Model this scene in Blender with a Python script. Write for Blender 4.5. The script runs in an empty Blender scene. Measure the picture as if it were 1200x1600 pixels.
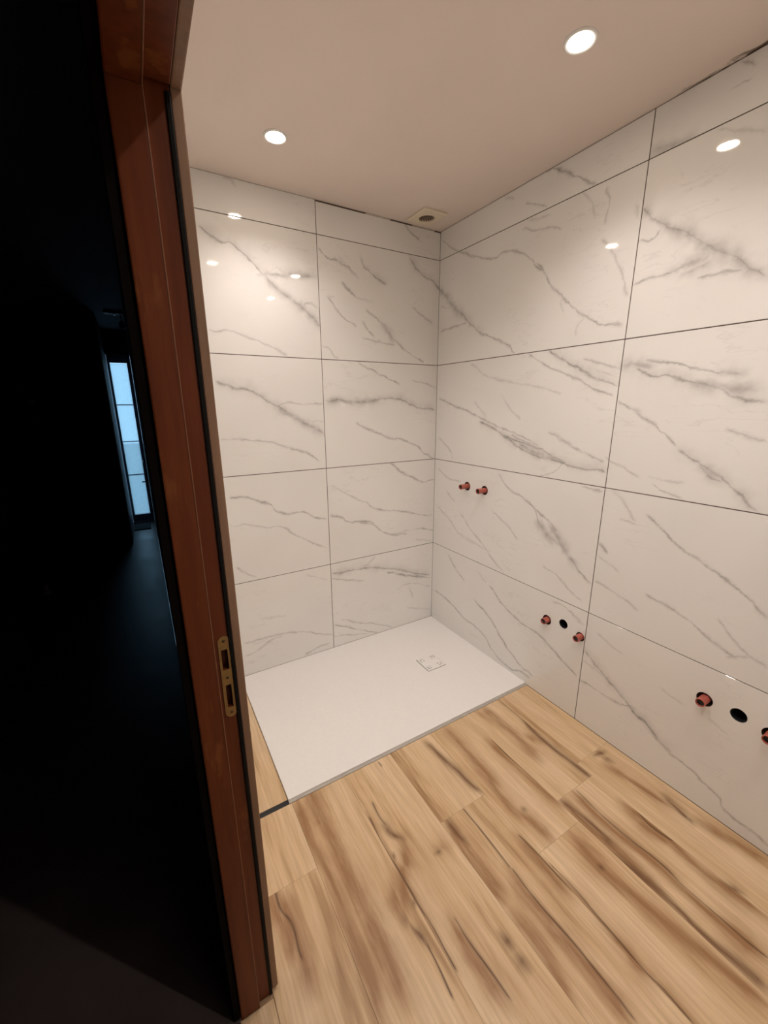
import bpy, bmesh, math, random
from mathutils import Vector, Matrix

# ------------------------------------------------------------------ camera, world, exposure
S = bpy.context.scene
COL = S.collection
CAM = (-1.7120, -2.2056, 1.5489)
YAW, PITCH, ROLL = 1.0370, -0.2555, -0.0069
F_PX = 633.03
H = 2.5562                                   # bathroom ceiling height
cd = bpy.data.cameras.new('camera')
cam = bpy.data.objects.new('camera', cd); COL.objects.link(cam)
cd.sensor_fit = 'HORIZONTAL'; cd.sensor_width = 36.0; cd.lens = F_PX * 36.0 / 1200.0
cd.clip_start = 0.01
fw = Vector((math.cos(PITCH)*math.cos(YAW), math.cos(PITCH)*math.sin(YAW), math.sin(PITCH)))
rt = Vector((math.sin(YAW), -math.cos(YAW), 0)); up = rt.cross(fw)
r2 = rt*math.cos(ROLL) + up*math.sin(ROLL); u2 = -rt*math.sin(ROLL) + up*math.cos(ROLL)
m = Matrix((r2, u2, -fw)).transposed().to_4x4(); m.translation = CAM
cam.matrix_world = m
S.camera = cam

S.view_settings.view_transform = 'Standard'; S.view_settings.look = 'None'
S.view_settings.gamma = 1.0; S.view_settings.use_curve_mapping = False
S.view_settings.exposure = 0.0

wd = bpy.data.worlds.new('world'); S.world = wd; wd.use_nodes = True
bg = wd.node_tree.nodes['Background']; bg.inputs[0].default_value = (0.36, 0.60, 0.84, 1); bg.inputs[1].default_value = 2.0

SPOT_POWER = 21.6
SPOT_COLOUR = (1.0, 0.905, 0.845)

# ------------------------------------------------------------------ material helpers
def rgb(r, g, b):
    f = lambda c: (c/255/12.92 if c <= 10 else ((c/255+0.055)/1.055)**2.4)
    return (f(r), f(g), f(b), 1)

class NT:
    def __init__(s, name):
        s.m = bpy.data.materials.new(name); s.m.use_nodes = True
        s.t = s.m.node_tree; s.n = s.t.nodes; s.bsdf = s.n['Principled BSDF']
    def new(s, kind, **kw):
        n = s.n.new(kind)
        for k, v in kw.items(): setattr(n, k, v)
        return n
    def link(s, a, b): s.t.links.new(a, b)
    def put(s, sock, v):
        if isinstance(v, bpy.types.NodeSocket): s.link(v, sock)
        else: sock.default_value = v
    def math(s, op, a, b=None, c=None, clamp=False):
        n = s.new('ShaderNodeMath', operation=op, use_clamp=clamp)
        s.put(n.inputs[0], a)
        if b is not None: s.put(n.inputs[1], b)
        if c is not None: s.put(n.inputs[2], c)
        return n.outputs[0]
    def vmath(s, op, a, b):
        n = s.new('ShaderNodeVectorMath', operation=op); s.put(n.inputs[0], a)
        if op == 'SCALE': s.put(n.inputs['Scale'], b)
        else: s.put(n.inputs[1], b)
        return n.outputs[0]
    def coords(s, kind='Object'): return s.new('ShaderNodeTexCoord').outputs[kind]
    def mapping(s, vec, loc=(0,0,0), rot=(0,0,0), scale=(1,1,1)):
        n = s.new('ShaderNodeMapping'); s.link(vec, n.inputs[0])
        n.inputs['Location'].default_value = loc; n.inputs['Rotation'].default_value = rot; n.inputs['Scale'].default_value = scale
        return n.outputs[0]
    def noise(s, vec, scale, detail=2.0, rough=0.5, out=0):
        n = s.new('ShaderNodeTexNoise'); s.link(vec, n.inputs['Vector'])
        n.inputs['Scale'].default_value = scale; n.inputs['Detail'].default_value = detail; n.inputs['Roughness'].default_value = rough
        return n.outputs[out]
    def maprange(s, v, a, b, c, d, smooth=False):
        n = s.new('ShaderNodeMapRange'); n.interpolation_type = 'SMOOTHSTEP' if smooth else 'LINEAR'
        s.link(v, n.inputs[0])
        for i, x in enumerate((a, b, c, d)): n.inputs[i+1].default_value = x
        return n.outputs[0]
    def mix(s, fac, a, b, blend='MIX'):
        n = s.new('ShaderNodeMix', data_type='RGBA', blend_type=blend)
        s.put(n.inputs[0], fac); s.put(n.inputs[6], a); s.put(n.inputs[7], b)
        return n.outputs[2]
    def ramp(s, fac, stops):
        n = s.new('ShaderNodeValToRGB'); s.link(fac, n.inputs[0]); e = n.color_ramp.elements
        e[0].position, e[0].color = stops[0]; e[1].position, e[1].color = stops[1]
        for p, c in stops[2:]:
            x = e.new(p); x.color = c
        return n.outputs[0]
    def bump(s, h, strength, dist):
        n = s.new('ShaderNodeBump'); n.inputs['Strength'].default_value = strength; n.inputs['Distance'].default_value = dist
        s.link(h, n.inputs['Height']); s.link(n.outputs[0], s.bsdf.inputs['Normal'])
    def set(s, **kw):
        for k, v in kw.items(): s.put(s.bsdf.inputs[k.replace('_', ' ')], v)
        return s.m

def simple(name, col, rough=0.5, metal=0.0, var=0.12, scale=12.0, spec=0.5):
    """a plain surface with a little procedural unevenness of tone"""
    t = NT(name); v = t.coords()
    n = t.noise(v, scale, 4.0)
    dark = tuple(c*(1-var) for c in col[:3]) + (1,); lite = tuple(min(1, c*(1+var)) for c in col[:3]) + (1,)
    c = t.mix(t.maprange(n, .3, .7, 0, 1), dark, lite)
    r = t.maprange(n, .3, .7, rough*0.9, min(1, rough*1.1))
    return t.set(Base_Color=c, Roughness=r, Metallic=metal, **{'Specular_IOR_Level': spec})

def strokes(t, vec, lst, classes, thick=None):
    """sum of drawn lines: each follows its own curve, offset = curve(u) in a rotated frame"""
    total = None
    for cl, pts in lst:
        w, strength = classes[cl]
        cx = sum(p[0] for p in pts)/len(pts); cy = sum(p[1] for p in pts)/len(pts)
        d = Vector((pts[-1][0]-pts[0][0], pts[-1][1]-pts[0][1])); L0 = max(d.length, 1e-4); d /= L0
        us = sorted([((p[0]-cx)*d.x + (p[1]-cy)*d.y, -(p[0]-cx)*d.y + (p[1]-cy)*d.x) for p in pts])
        pad = w*1.2 + 0.004
        us = [(us[0][0]-pad, us[0][1])] + us + [(us[-1][0]+pad, us[-1][1])]
        u0, u1 = us[0][0], us[-1][0]; lo = min(p[1] for p in us) - .001; hi = max(p[1] for p in us) + .001
        ang = math.atan2(d.y, d.x)
        # frame with u scaled to 0..1 over the stroke
        mp = t.new('ShaderNodeMapping'); mp.vector_type = 'POINT'
        t.link(vec, mp.inputs[0]); mp.inputs['Rotation'].default_value = (0, 0, -ang)
        c, s_ = math.cos(-ang), math.sin(-ang)
        mp.inputs['Location'].default_value = (-(c*cx - s_*cy) - u0, -(s_*cx + c*cy) - lo, 0)
        sp = t.new('ShaderNodeSeparateXYZ'); t.link(mp.outputs[0], sp.inputs[0])
        u = t.math('MULTIPLY', sp.outputs[0], 1.0/(u1-u0))
        fc = t.new('ShaderNodeFloatCurve'); cm = fc.mapping; cv = cm.curves[0]
        nrm = [((a-u0)/(u1-u0), (b-lo)/(hi-lo)) for a, b in us]
        cv.points[0].location = nrm[0]; cv.points[1].location = nrm[-1]
        last = nrm[0][0]
        for a, b in nrm[1:-1]:
            if a - last > 0.012 and a < 0.985: cv.points.new(a, b); last = a
        cm.update(); t.link(u, fc.inputs['Value'])
        dist = t.math('ABSOLUTE', t.math('MULTIPLY_ADD', fc.outputs[0], -(hi-lo), sp.outputs[1]))
        rel = t.math('MULTIPLY', dist, 1.0/w)
        if thick is not None: rel = t.math('DIVIDE', rel, thick)
        core = t.math('POWER', 0.30, t.math('POWER', rel, 1.35))
        ends = t.math('MULTIPLY', t.math('MINIMUM', u, t.math('SUBTRACT', 1.0, u)), (u1-u0)/(pad*2.0), clamp=True)
        val = t.math('MULTIPLY', t.math('MULTIPLY', core, ends), strength)
        total = val if total is None else t.math('MAXIMUM', total, val)
    return total

V_CLASS = {'S': (.0068, .80), 'M': (.0052, .66), 'L': (.0048, .47), 'F': (.0050, .30), 'W': (.0200, .62), 'H': (.0240, .26)}
def marble(name, lst, seed):
    t = NT(name)
    co = t.coords()
    sep = t.new('ShaderNodeSeparateXYZ'); t.link(co, sep.inputs[0])
    cmb = t.new('ShaderNodeCombineXYZ'); t.link(sep.outputs[0], cmb.inputs[0]); t.link(sep.outputs[2], cmb.inputs[1])
    flat = cmb.outputs[0]
    off = t.mapping(flat, loc=(seed*3.17, seed*1.31, 0))
    wob = t.noise(off, 22.0, 1.5, .5, out=1)
    wob = t.vmath('SCALE', t.vmath('SUBTRACT', wob, (0.5, 0.5, 0.5)), 0.020)
    jag = t.noise(off, 95.0, 1.0, .6, out=1)
    wob = t.vmath('ADD', wob, t.vmath('SCALE', t.vmath('SUBTRACT', jag, (0.5, 0.5, 0.5)), 0.009))
    thick = t.maprange(t.noise(t.mapping(off, loc=(5.3, 2.1, 0)), 9.0, 2.0, .6), .30, .70, .35, 1.75)
    lst = list(lst) + [('H', [(x, y + .007) for x, y in p]) for c, p in lst if c == 'S' and len(p) > 3]
    vec = t.vmath('ADD', flat, wob)
    base = t.mix(t.maprange(t.noise(off, 2.2, 1.0), .3, .75, 0, 1), (0.865, 0.85, 0.825, 1), (0.815, 0.80, 0.775, 1))
    v = strokes(t, vec, lst, V_CLASS, thick) if lst else None
    # faint hair veins that run down to the right everywhere
    hv = t.mapping(vec, rot=(0, 0, 0.55), scale=(1.6, 7.0, 1)); hn = t.noise(hv, 1.6, 3.0, .6)
    hair = t.maprange(t.math('ABSOLUTE', t.math('SUBTRACT', hn, .5)), 0, .013, .13, 0)
    hair = t.math('MULTIPLY', hair, t.maprange(t.noise(off, 3.0, 1.0), .50, .66, 0, 1))
    if v is not None:
        v = t.math('MULTIPLY', v, t.maprange(t.noise(off, 17.0, 2.0, .6), .30, .65, .45, 1.15))
        v = t.math('MAXIMUM', v, hair)
    else: v = hair
    col = t.mix(t.math('MINIMUM', v, .9), base, (0.29, 0.275, 0.262, 1))
    return t.set(Base_Color=col, Roughness=0.045, **{'Specular_IOR_Level': 0.5})

W_CLASS = {'T': (.0030, .95), 'K': (.015, 1.0), 'B': (.030, .95), 'D': (.0090, 1.0)}
def oak(name, lst, seed):
    t = NT(name); co = t.coords()
    off = t.mapping(co, loc=(seed*2.37, seed*5.11, seed*.7))
    wob = t.vmath('SCALE', t.vmath('SUBTRACT', t.noise(t.mapping(off, scale=(1, .35, 1)), 12.0, 1.5, .5, out=1), (.5, .5, .5)), .013)
    vec = t.vmath('ADD', co, wob); offw = t.vmath('ADD', off, wob)
    band = t.noise(t.mapping(offw, scale=(9.0, .70, 1)), 1.5, 4.0, .68)
    fine = t.noise(t.mapping(offw, scale=(75.0, 2.6, 1)), 1.6, 4.0, .65)
    base = t.ramp(band, [(.28, (0.36, 0.205, 0.090, 1)), (.62, (0.79, 0.60, 0.39, 1)), (.43, (0.66, 0.465, 0.265, 1))])
    base = t.mix(t.maprange(fine, .35, .7, .30, 0), base, (0.28, 0.155, 0.075, 1))
    if lst:
        lst = list(lst) + [('B', [(x - .017, y) for x, y in p]) for c, p in lst if c == 'T' and len(p) > 3]
        vary = t.maprange(t.noise(t.mapping(off, scale=(40, 5, 1)), 1.5, 4.0, .6), .28, .68, .6, 1.25)
        thick = t.maprange(t.noise(t.mapping(off, loc=(1.7, 3.3, 0), scale=(6, 3, 1)), 1.8, 3.0), .3, .7, .6, 1.6)
        for kinds, tone in (('B', (0.30, 0.150, 0.060, 1)), ('K', (0.165, 0.078, 0.032, 1)), ('TD', (0.095, 0.042, 0.015, 1))):
            sub = [q for q in lst if q[0] in kinds]
            if not sub: continue
            v = t.math('MULTIPLY', strokes(t, vec, sub, W_CLASS, thick), vary)
            base = t.mix(t.math('MINIMUM', v, .93), base, tone)
    t.bump(t.math('ADD', fine, t.math('MULTIPLY', band, .5)), 0.25, 0.0012)
    return t.set(Base_Color=base, Roughness=t.maprange(fine, .3, .7, .48, .36), **{'Specular_IOR_Level': 0.4})

def brown_wood(name, dark, lite, rough=.42, worn=None, spec=.4):
    t = NT(name); co = t.coords()
    w = t.vmath('SCALE', t.noise(co, 3.0, 2.0, out=1), .03); v = t.vmath('ADD', co, w)
    g = t.noise(t.mapping(v, scale=(26, 26, 1.3)), 1.8, 4.0, .6)
    c = t.mix(t.maprange(g, .3, .7, 0, 1), dark, lite)
    if worn:
        k = t.maprange(t.noise(t.mapping(v, scale=(16, 16, 4.0)), 1.0, 4.0, .6), .56, .62, 0, .7)
        c = t.mix(k, c, worn)
    t.bump(g, .12, .0006)
    return t.set(Base_Color=c, Roughness=rough, **{'Specular_IOR_Level': spec})

# ------------------------------------------------------------------ mesh helpers
WORLD = {}
def link(name, bm, mat, loc=(0,0,0), parent=None, rotz=0.0, smooth=False):
    """bm in coordinates local to loc; loc in world"""
    me = bpy.data.meshes.new(name)
    bmesh.ops.recalc_face_normals(bm, faces=bm.faces)
    if smooth:
        for f in bm.faces: f.smooth = True
    bm.to_mesh(me); bm.free()
    if mat: me.materials.append(mat)
    if smooth: me.set_sharp_from_angle(angle=math.radians(35))
    return place(bpy.data.objects.new(name, me), loc, parent, rotz)
def place(o, loc, parent=None, rotz=0.0):
    COL.objects.link(o); WORLD[o.name] = Vector(loc)
    if parent is not None:
        o.parent = parent; o.location = Vector(loc) - WORLD[parent.name]
    else: o.location = loc
    o.rotation_euler = (0, 0, rotz)
    return o
def empty(name, loc):
    o = bpy.data.objects.new(name, None); o.empty_display_size = .05
    return place(o, loc)
def tag(o, label, cat, group=None, kind=None):
    o['label'] = label; o['category'] = cat
    if group: o['group'] = group
    if kind: o['kind'] = kind
    return o
def add_box(bm, lo, hi, bev=0.0, seg=1):
    lo = Vector(lo); hi = Vector(hi)
    r = bmesh.ops.create_cube(bm, size=1.0, matrix=Matrix.Translation((lo+hi)/2) @ Matrix.Diagonal((*(hi-lo), 1)))
    if bev:
        es = {e for v in r['verts'] for e in v.link_edges}
        bmesh.ops.bevel(bm, geom=list(es), offset=bev, segments=seg, affect='EDGES', profile=.6)
    return bm
def box(name, lo, hi, mat, parent=None, bev=0.0, seg=1):
    lo = Vector(lo); hi = Vector(hi); c = (lo+hi)/2
    bm = bmesh.new(); add_box(bm, lo-c, hi-c, bev, seg)
    return link(name, bm, mat, c, parent)
def boxes(name, lst, mat, parent=None, bev=0.0):
    c = Vector(lst[0][0])
    bm = bmesh.new()
    for lo, hi in lst: add_box(bm, Vector(lo)-c, Vector(hi)-c, bev)
    return link(name, bm, mat, c, parent)
def lathe(profile, seg=40, axis='Z', closed=False):
    """revolve (r, h) profile"""
    bm = bmesh.new(); rings = []
    for r, h in profile:
        ring = []
        if r < 1e-6: ring = [bm.verts.new((0, 0, h))]
        else:
            for i in range(seg):
                a = 2*math.pi*i/seg; ring.append(bm.verts.new((r*math.cos(a), r*math.sin(a), h)))
        rings.append(ring)
    pairs = list(zip(rings, rings[1:])) + ([(rings[-1], rings[0])] if closed else [])
    for A, B in pairs:
        for i in range(seg):
            j = (i+1) % seg
            if len(A) == 1 and len(B) == 1: continue
            if len(A) == 1: bm.faces.new((A[0], B[i], B[j]))
            elif len(B) == 1: bm.faces.new((A[i], B[0], A[j]))
            else: bm.faces.new((A[i], B[i], B[j], A[j]))
    if axis == 'X':   # h runs along -X (out of the right wall)
        bmesh.ops.rotate(bm, verts=bm.verts, cent=(0,0,0), matrix=Matrix.Rotation(-math.pi/2, 3, 'Y'))
    elif axis == 'Y':
        bmesh.ops.rotate(bm, verts=bm.verts, cent=(0,0,0), matrix=Matrix.Rotation(math.pi/2, 3, 'X'))
    return bm
def cut(obj, cutters):
    """subtract helper meshes (bmesh in obj's local space) and bake the result"""
    bm = bmesh.new()
    for c in cutters:
        me = bpy.data.meshes.new('tmp'); c.to_mesh(me); c.free(); bm.from_mesh(me); bpy.data.meshes.remove(me)
    bmesh.ops.recalc_face_normals(bm, faces=bm.faces)
    me = bpy.data.meshes.new('tmp'); bm.to_mesh(me); bm.free()
    co = bpy.data.objects.new('tmp', me); COL.objects.link(co)
    bpy.context.view_layer.update()
    co.matrix_world = obj.matrix_world
    md = obj.modifiers.new('b', 'BOOLEAN'); md.object = co; md.operation = 'DIFFERENCE'; md.solver = 'EXACT'
    bpy.context.view_layer.update()
    new = bpy.data.meshes.new_from_object(obj.evaluated_get(bpy.context.evaluated_depsgraph_get()))
    obj.modifiers.clear(); old = obj.data; obj.data = new; new.name = old.name
    bpy.data.meshes.remove(old); bpy.data.objects.remove(co); bpy.data.meshes.remove(me)
def cylinder_bm(r, a, b, centre, axis='X', seg=36):
    bm = lathe([(0, a), (r, a), (r, b), (0, b)], seg, axis)
    bmesh.ops.translate(bm, verts=bm.verts, vec=centre)
    return bm

# vein and grain lines: class, points in metres from the centre of their tile or plank
VEINS = {
('B', 0, 0): [('L',[(-0.155,-0.076),(-0.069,-0.084),(0.015,-0.085),(0.115,-0.095),(0.217,-0.123),(0.297,-0.16),(0.393,-0.195)]),('L',[(-0.152,-0.164),(-0.098,-0.156),(-0.049,-0.132),(0.014,-0.105),(0.064,-0.1)]),('M',[(0.208,-0.277),(0.25,-0.269)]),('L',[(0.25,-0.269),(0.292,-0.254),(0.362,-0.255)]),('F',[(-0.046,0.048),(0.098,0.027)]),('F',[(0.239,0.258),(0.369,0.201)])],
('B', 0, 1): [('M',[(-0.149,0.194),(-0.062,0.18),(-0.01,0.155),(0.054,0.13),(0.074,0.098),(0.107,0.072),(0.189,0.055),(0.25,0.056),(0.31,0.016),(0.386,-0.007)]),('L',[(-0.062,0.18),(-0.01,0.155),(0.054,0.13),(0.08,0.097)]),('L',[(-0.159,0.038),(-0.075,0.033),(0.021,-0.0),(0.112,-0.015),(0.181,-0.069),(0.277,-0.13),(0.378,-0.191)]),('L',[(-0.151,-0.206),(-0.111,-0.245),(-0.058,-0.281)])],
('B', 0, 2): [('S',[(-0.157,0.175),(-0.112,0.155),(-0.071,0.14),(-0.017,0.135),(0.038,0.114),(0.092,0.075),(0.162,0.04),(0.233,-0.008),(0.308,-0.052),(0.393,-0.099)]),('W',[(0.126,0.052),(0.233,-0.008),(0.308,-0.052),(0.393,-0.099)]),('L',[(0.127,0.057),(0.188,0.069),(0.263,0.063),(0.394,0.068)]),('F',[(0.258,-0.015),(0.323,-0.028),(0.389,-0.036)]),('L',[(-0.159,-0.107),(-0.045,-0.115),(0.091,-0.135),(0.19,-0.173)]),('M',[(0.19,-0.173),(0.247,-0.188),(0.305,-0.214),(0.353,-0.252)])],
('B', 0, 3): [('S',[(-0.163,0.234),(-0.115,0.205),(-0.069,0.186),(-0.01,0.18),(0.038,0.143),(0.077,0.106),(0.123,0.068),(0.18,0.021),(0.236,-0.014),(0.299,-0.049),(0.352,-0.087),(0.401,-0.138)]),('W',[(0.117,0.067),(0.18,0.021),(0.236,-0.014),(0.299,-0.049),(0.352,-0.087),(0.401,-0.138)]),('W',[(0.096,0.074),(0.151,0.082),(0.208,0.085),(0.278,0.098),(0.394,0.105)]),('F',[(0.124,0.083),(0.176,0.115),(0.221,0.102)]),('L',[(0.299,-0.049),(0.343,-0.028),(0.392,-0.045)]),('F',[(0.037,0.133),(0.091,0.142)]),('L',[(-0.163,-0.201),(-0.056,-0.196),(0.017,-0.216),(0.092,-0.242),(0.159,-0.268),(0.205,-0.289)])],
('B', 0, 4): [('F',[(-0.042,0.069),(-0.004,0.065),(0.014,0.047)])],
('B', 1, 0): [('S',[(-0.389,0.228),(-0.29,0.224),(-0.188,0.216),(-0.019,0.186),(0.112,0.143),(0.232,0.093),(0.377,0.045)]),('L',[(-0.188,0.209),(-0.143,0.235),(-0.081,0.279)]),('S',[(0.013,0.15),(0.146,0.097),(0.378,0.024)]),('L',[(-0.39,0.194),(-0.292,0.162),(-0.16,0.123)]),('F',[(0.095,0.001),(0.163,0.024),(0.251,0.01),(0.379,-0.045)]),('F',[(0.198,-0.008),(0.226,-0.095)]),('M',[(-0.39,-0.129),(-0.274,-0.187),(-0.152,-0.248),(-0.072,-0.289)]),('L',[(-0.331,-0.11),(-0.213,-0.168),(-0.088,-0.213),(0.044,-0.277)]),('L',[(-0.393,-0.21),(-0.276,-0.24),(-0.153,-0.271)]),('F',[(0.182,-0.164),(0.385,-0.236)])],
('B', 1, 1): [('M',[(0.035,0.302),(0.094,0.258),(0.149,0.22),(0.222,0.186),(0.289,0.155),(0.393,0.153)]),('L',[(-0.365,0.193),(-0.287,0.141),(-0.219,0.101),(-0.134,0.058),(-0.061,0.008),(0.046,-0.016),(0.175,-0.045),(0.277,-0.077),(0.391,-0.087)]),('M',[(-0.061,0.005),(0.046,-0.016),(0.175,-0.045),(0.277,-0.077)]),('M',[(-0.386,0.014),(-0.32,-0.005),(-0.279,-0.041),(-0.209,-0.051),(-0.137,-0.062),(-0.078,-0.099),(-0.048,-0.131),(0.03,-0.175),(0.177,-0.2)]),('L',[(-0.279,-0.041),(-0.195,-0.053),(-0.078,-0.099),(-0.032,-0.138)]),('L',[(0.046,-0.182),(0.177,-0.175),(0.296,-0.18)]),('S',[(0.296,-0.18),(0.395,-0.211)]),('F',[(0.246,-0.253),(0.388,-0.286)])],
('B', 1, 2): [('S',[(-0.385,0.081),(-0.28,0.087),(-0.179,0.074),(-0.058,0.087),(0.078,0.094),(0.188,0.06),(0.284,0.035),(0.385,0.024)]),('W',[(-0.385,0.081),(-0.281,0.081),(-0.179,0.072),(-0.042,0.085)]),('M',[(-0.174,0.292),(-0.101,0.265),(-0.009,0.224),(0.103,0.181)]),('L',[(0.203,0.203),(0.29,0.191),(0.389,0.166)]),('M',[(-0.193,-0.047),(-0.097,-0.092),(-0.019,-0.125),(0.063,-0.151),(0.155,-0.165),(0.235,-0.201),(0.302,-0.252),(0.388,-0.298)])],
('B', 1, 3): [('M',[(-0.387,0.238),(-0.351,0.207),(-0.294,0.2),(-0.242,0.181),(-0.176,0.147)]),('F',[(-0.28,0.218),(-0.216,0.164),(-0.163,0.127)]),('S',[(-0.149,0.228),(-0.119,0.189),(-0.063,0.152),(0.01,0.121)]),('S',[(-0.261,0.094),(-0.233,0.068),(-0.179,0.036)]),('F',[(-0.179,0.036),(-0.123,0.025),(-0.065,0.02)]),('M',[(-0.347,0.014),(-0.316,-0.024),(-0.278,-0.065),(-0.183,-0.119)]),('F',[(-0.36,0.015),(-0.315,0.017)]),('M',[(-0.112,-0.028),(-0.066,-0.056),(-0.007,-0.093),(0.039,-0.138),(0.086,-0.178),(0.184,-0.242),(0.287,-0.283)]),('M',[(-0.137,-0.086),(-0.111,-0.125),(-0.068,-0.16)]),('L',[(-0.142,-0.175),(-0.053,-0.185),(0.07,-0.198)]),('S',[(0.178,0.278),(0.227,0.227),(0.293,0.194),(0.361,0.173),(0.406,0.141)]),('L',[(0.197,0.024),(0.264,-0.013),(0.351,-0.056)]),('L',[(-0.391,-0.235),(-0.355,-0.242),(-0.327,-0.275),(-0.3,-0.291)]),('W',[(-0.022,-0.076),(0.07,-0.179)])],
('B', 1, 4): [('M',[(0.138,0.075),(0.177,0.037),(0.24,0.009)])],
('R', 0, 0): [('M',[(-0.56,-0.064),(-0.395,-0.084),(-0.256,-0.131),(-0.116,-0.147),(0.018,-0.22),(0.117,-0.264),(0.248,-0.243),(0.31,-0.242)]),('M',[(-0.156,0.04),(-0.024,-0.02),(0.067,-0.093),(0.176,-0.17),(0.244,-0.207),(0.327,-0.221)]),('M',[(-0.028,0.182),(0.084,0.107),(0.218,0.059),(0.338,0.048),(0.433,0.013),(0.525,-0.036),(0.584,-0.058)]),('M',[(-0.428,0.259),(-0.333,0.176),(-0.259,0.132)]),('L',[(0.403,0.274),(0.487,0.271),(0.587,0.224)]),('F',[(-0.145,0.244),(-0.065,0.196)])],
('R', 0, 1): [('M',[(-0.017,0.276),(0.041,0.219),(0.146,0.181),(0.226,0.142),(0.284,0.109),(0.357,0.073),(0.397,0.023),(0.436,-0.033),(0.506,-0.092),(0.556,-0.133),(0.595,-0.154)]),('W',[(0.341,0.069),(0.389,0.021),(0.436,-0.033),(0.506,-0.092)]),('W',[(0.271,0.067),(0.348,0.01),(0.418,-0.023)]),('M',[(0.247,0.123),(0.29,0.056),(0.348,0.01),(0.418,-0.023)]),('L',[(-0.466,0.098),(-0.389,0.044)]),('L',[(-0.553,-0.03),(-0.411,-0.099),(-0.32,-0.165),(-0.183,-0.194)]),('L',[(-0.314,-0.027),(-0.215,-0.108),(-0.108,-0.172),(-0.006,-0.25),(0.065,-0.289)]),('L',[(-0.321,-0.155),(-0.157,-0.186),(-0.081,-0.201)]),('L',[(-0.055,0.058),(0.061,-0.001),(0.15,-0.062)]),('L',[(0.332,-0.16),(0.421,-0.183),(0.509,-0.241),(0.557,-0.259)]),('L',[(-0.565,0.24),(-0.456,0.187),(-0.341,0.185)]),('L',[(0.495,0.286),(0.592,0.283)])],
('R', 0, 2): [('M',[(-0.57,0.094),(-0.424,0.048),(-0.29,0.014),(-0.166,-0.026),(-0.029,-0.069),(0.095,-0.101),(0.23,-0.158)]),('S',[(-0.188,-0.042),(-0.071,-0.079),(0.038,-0.12),(0.138,-0.143),(0.24,-0.165)]),('S',[(-0.015,-0.11),(0.101,-0.164),(0.217,-0.198),(0.321,-0.209),(0.417,-0.226),(0.506,-0.235),(0.593,-0.23)]),('M',[(0.057,-0.106),(0.194,-0.149),(0.301,-0.183),(0.402,-0.221)]),('W',[(0.1,-0.149),(0.234,-0.189),(0.354,-0.212)]),('L',[(0.386,-0.222),(0.328,-0.272),(0.263,-0.295)]),('S',[(0.247,0.295),(0.33,0.249),(0.408,0.205),(0.495,0.158),(0.588,0.124)]),('M',[(0.13,0.294),(0.238,0.231),(0.352,0.185),(0.444,0.143),(0.502,0.11),(0.58,0.09)]),('L',[(0.43,0.245),(0.514,0.214),(0.602,0.19)]),('F',[(0.491,0.193),(0.595,0.158)]),('F',[(-0.283,0.282),(-0.161,0.211),(0.011,0.171),(0.199,0.134),(0.332,0.103)]),('F',[(-0.244,0.072),(-0.144,-0.009)]),('F',[(-0.033,0.099),(0.044,0.024),(0.107,-0.02)]),('L',[(0.289,-0.077),(0.421,-0.129)]),('L',[(0.341,-0.104),(0.482,-0.159),(0.582,-0.194)]),('L',[(-0.559,-0.159),(-0.436,-0.243),(-0.419,-0.278)]),('W',[(0.601,0.202),(0.679,0.2),(0.723,0.192)]),('L',[(0.592,-0.174),(0.671,-0.208),(0.733,-0.235)])],
('R', 0, 3): [('L',[(-0.583,0.404),(-0.5,0.342),(-0.372,0.276)]),('S',[(-0.599,0.143),(-0.526,0.072),(-0.456,0.019),(-0.376,-0.043),(-0.311,-0.1),(-0.213,-0.167)]),('M',[(-0.213,-0.167),(-0.112,-0.203),(-0.006,-0.252),(0.032,-0.291)]),('W',[(-0.599,0.143),(-0.456,0.019),(-0.35,-0.063)]),('M',[(-0.574,-0.099),(-0.45,-0.093),(-0.336,-0.088)]),('F',[(-0.58,0.042),(-0.455,0.003),(-0.376,-0.043)]),('M',[(-0.422,0.297),(-0.299,0.242),(-0.165,0.191),(-0.086,0.202),(0.01,0.175),(0.103,0.112),(0.175,0.051)]),('M',[(0.138,0.09),(0.175,0.051),(0.231,-0.028),(0.298,-0.09),(0.363,-0.149),(0.436,-0.196),(0.506,-0.238),(0.578,-0.241)]),('L',[(0.036,0.265),(0.123,0.231),(0.203,0.217),(0.25,0.194)]),('F',[(0.068,0.29),(0.182,0.269)]),('F',[(0.346,0.306),(0.392,0.243),(0.412,0.185)]),('L',[(0.449,0.271),(0.466,0.216),(0.459,0.149)]),('L',[(0.455,0.095),(0.505,0.034),(0.551,-0.049),(0.586,-0.138)]),('F',[(0.574,0.172),(0.591,0.124)]),('F',[(0.376,-0.256),(0.384,-0.21),(0.409,-0.191)]),('F',[(0.285,-0.099),(0.306,-0.15)]),('S',[(0.506,-0.238),(0.578,-0.241)])],
('R', 0, 4): [('M',[(0.146,0.076),(0.207,0.061),(0.283,0.009),(0.341,-0.035),(0.396,-0.071)]),('S',[(0.199,0.065),(0.283,0.009)]),('L',[(-0.583,0.026),(-0.5,-0.036),(-0.372,-0.102)]),('L',[(-0.089,0.064),(-0.031,0.037)]),('L',[(0.043,-0.01),(0.161,-0.062)]),('F',[(0.346,-0.072),(0.392,-0.135),(0.412,-0.193)])],
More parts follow.
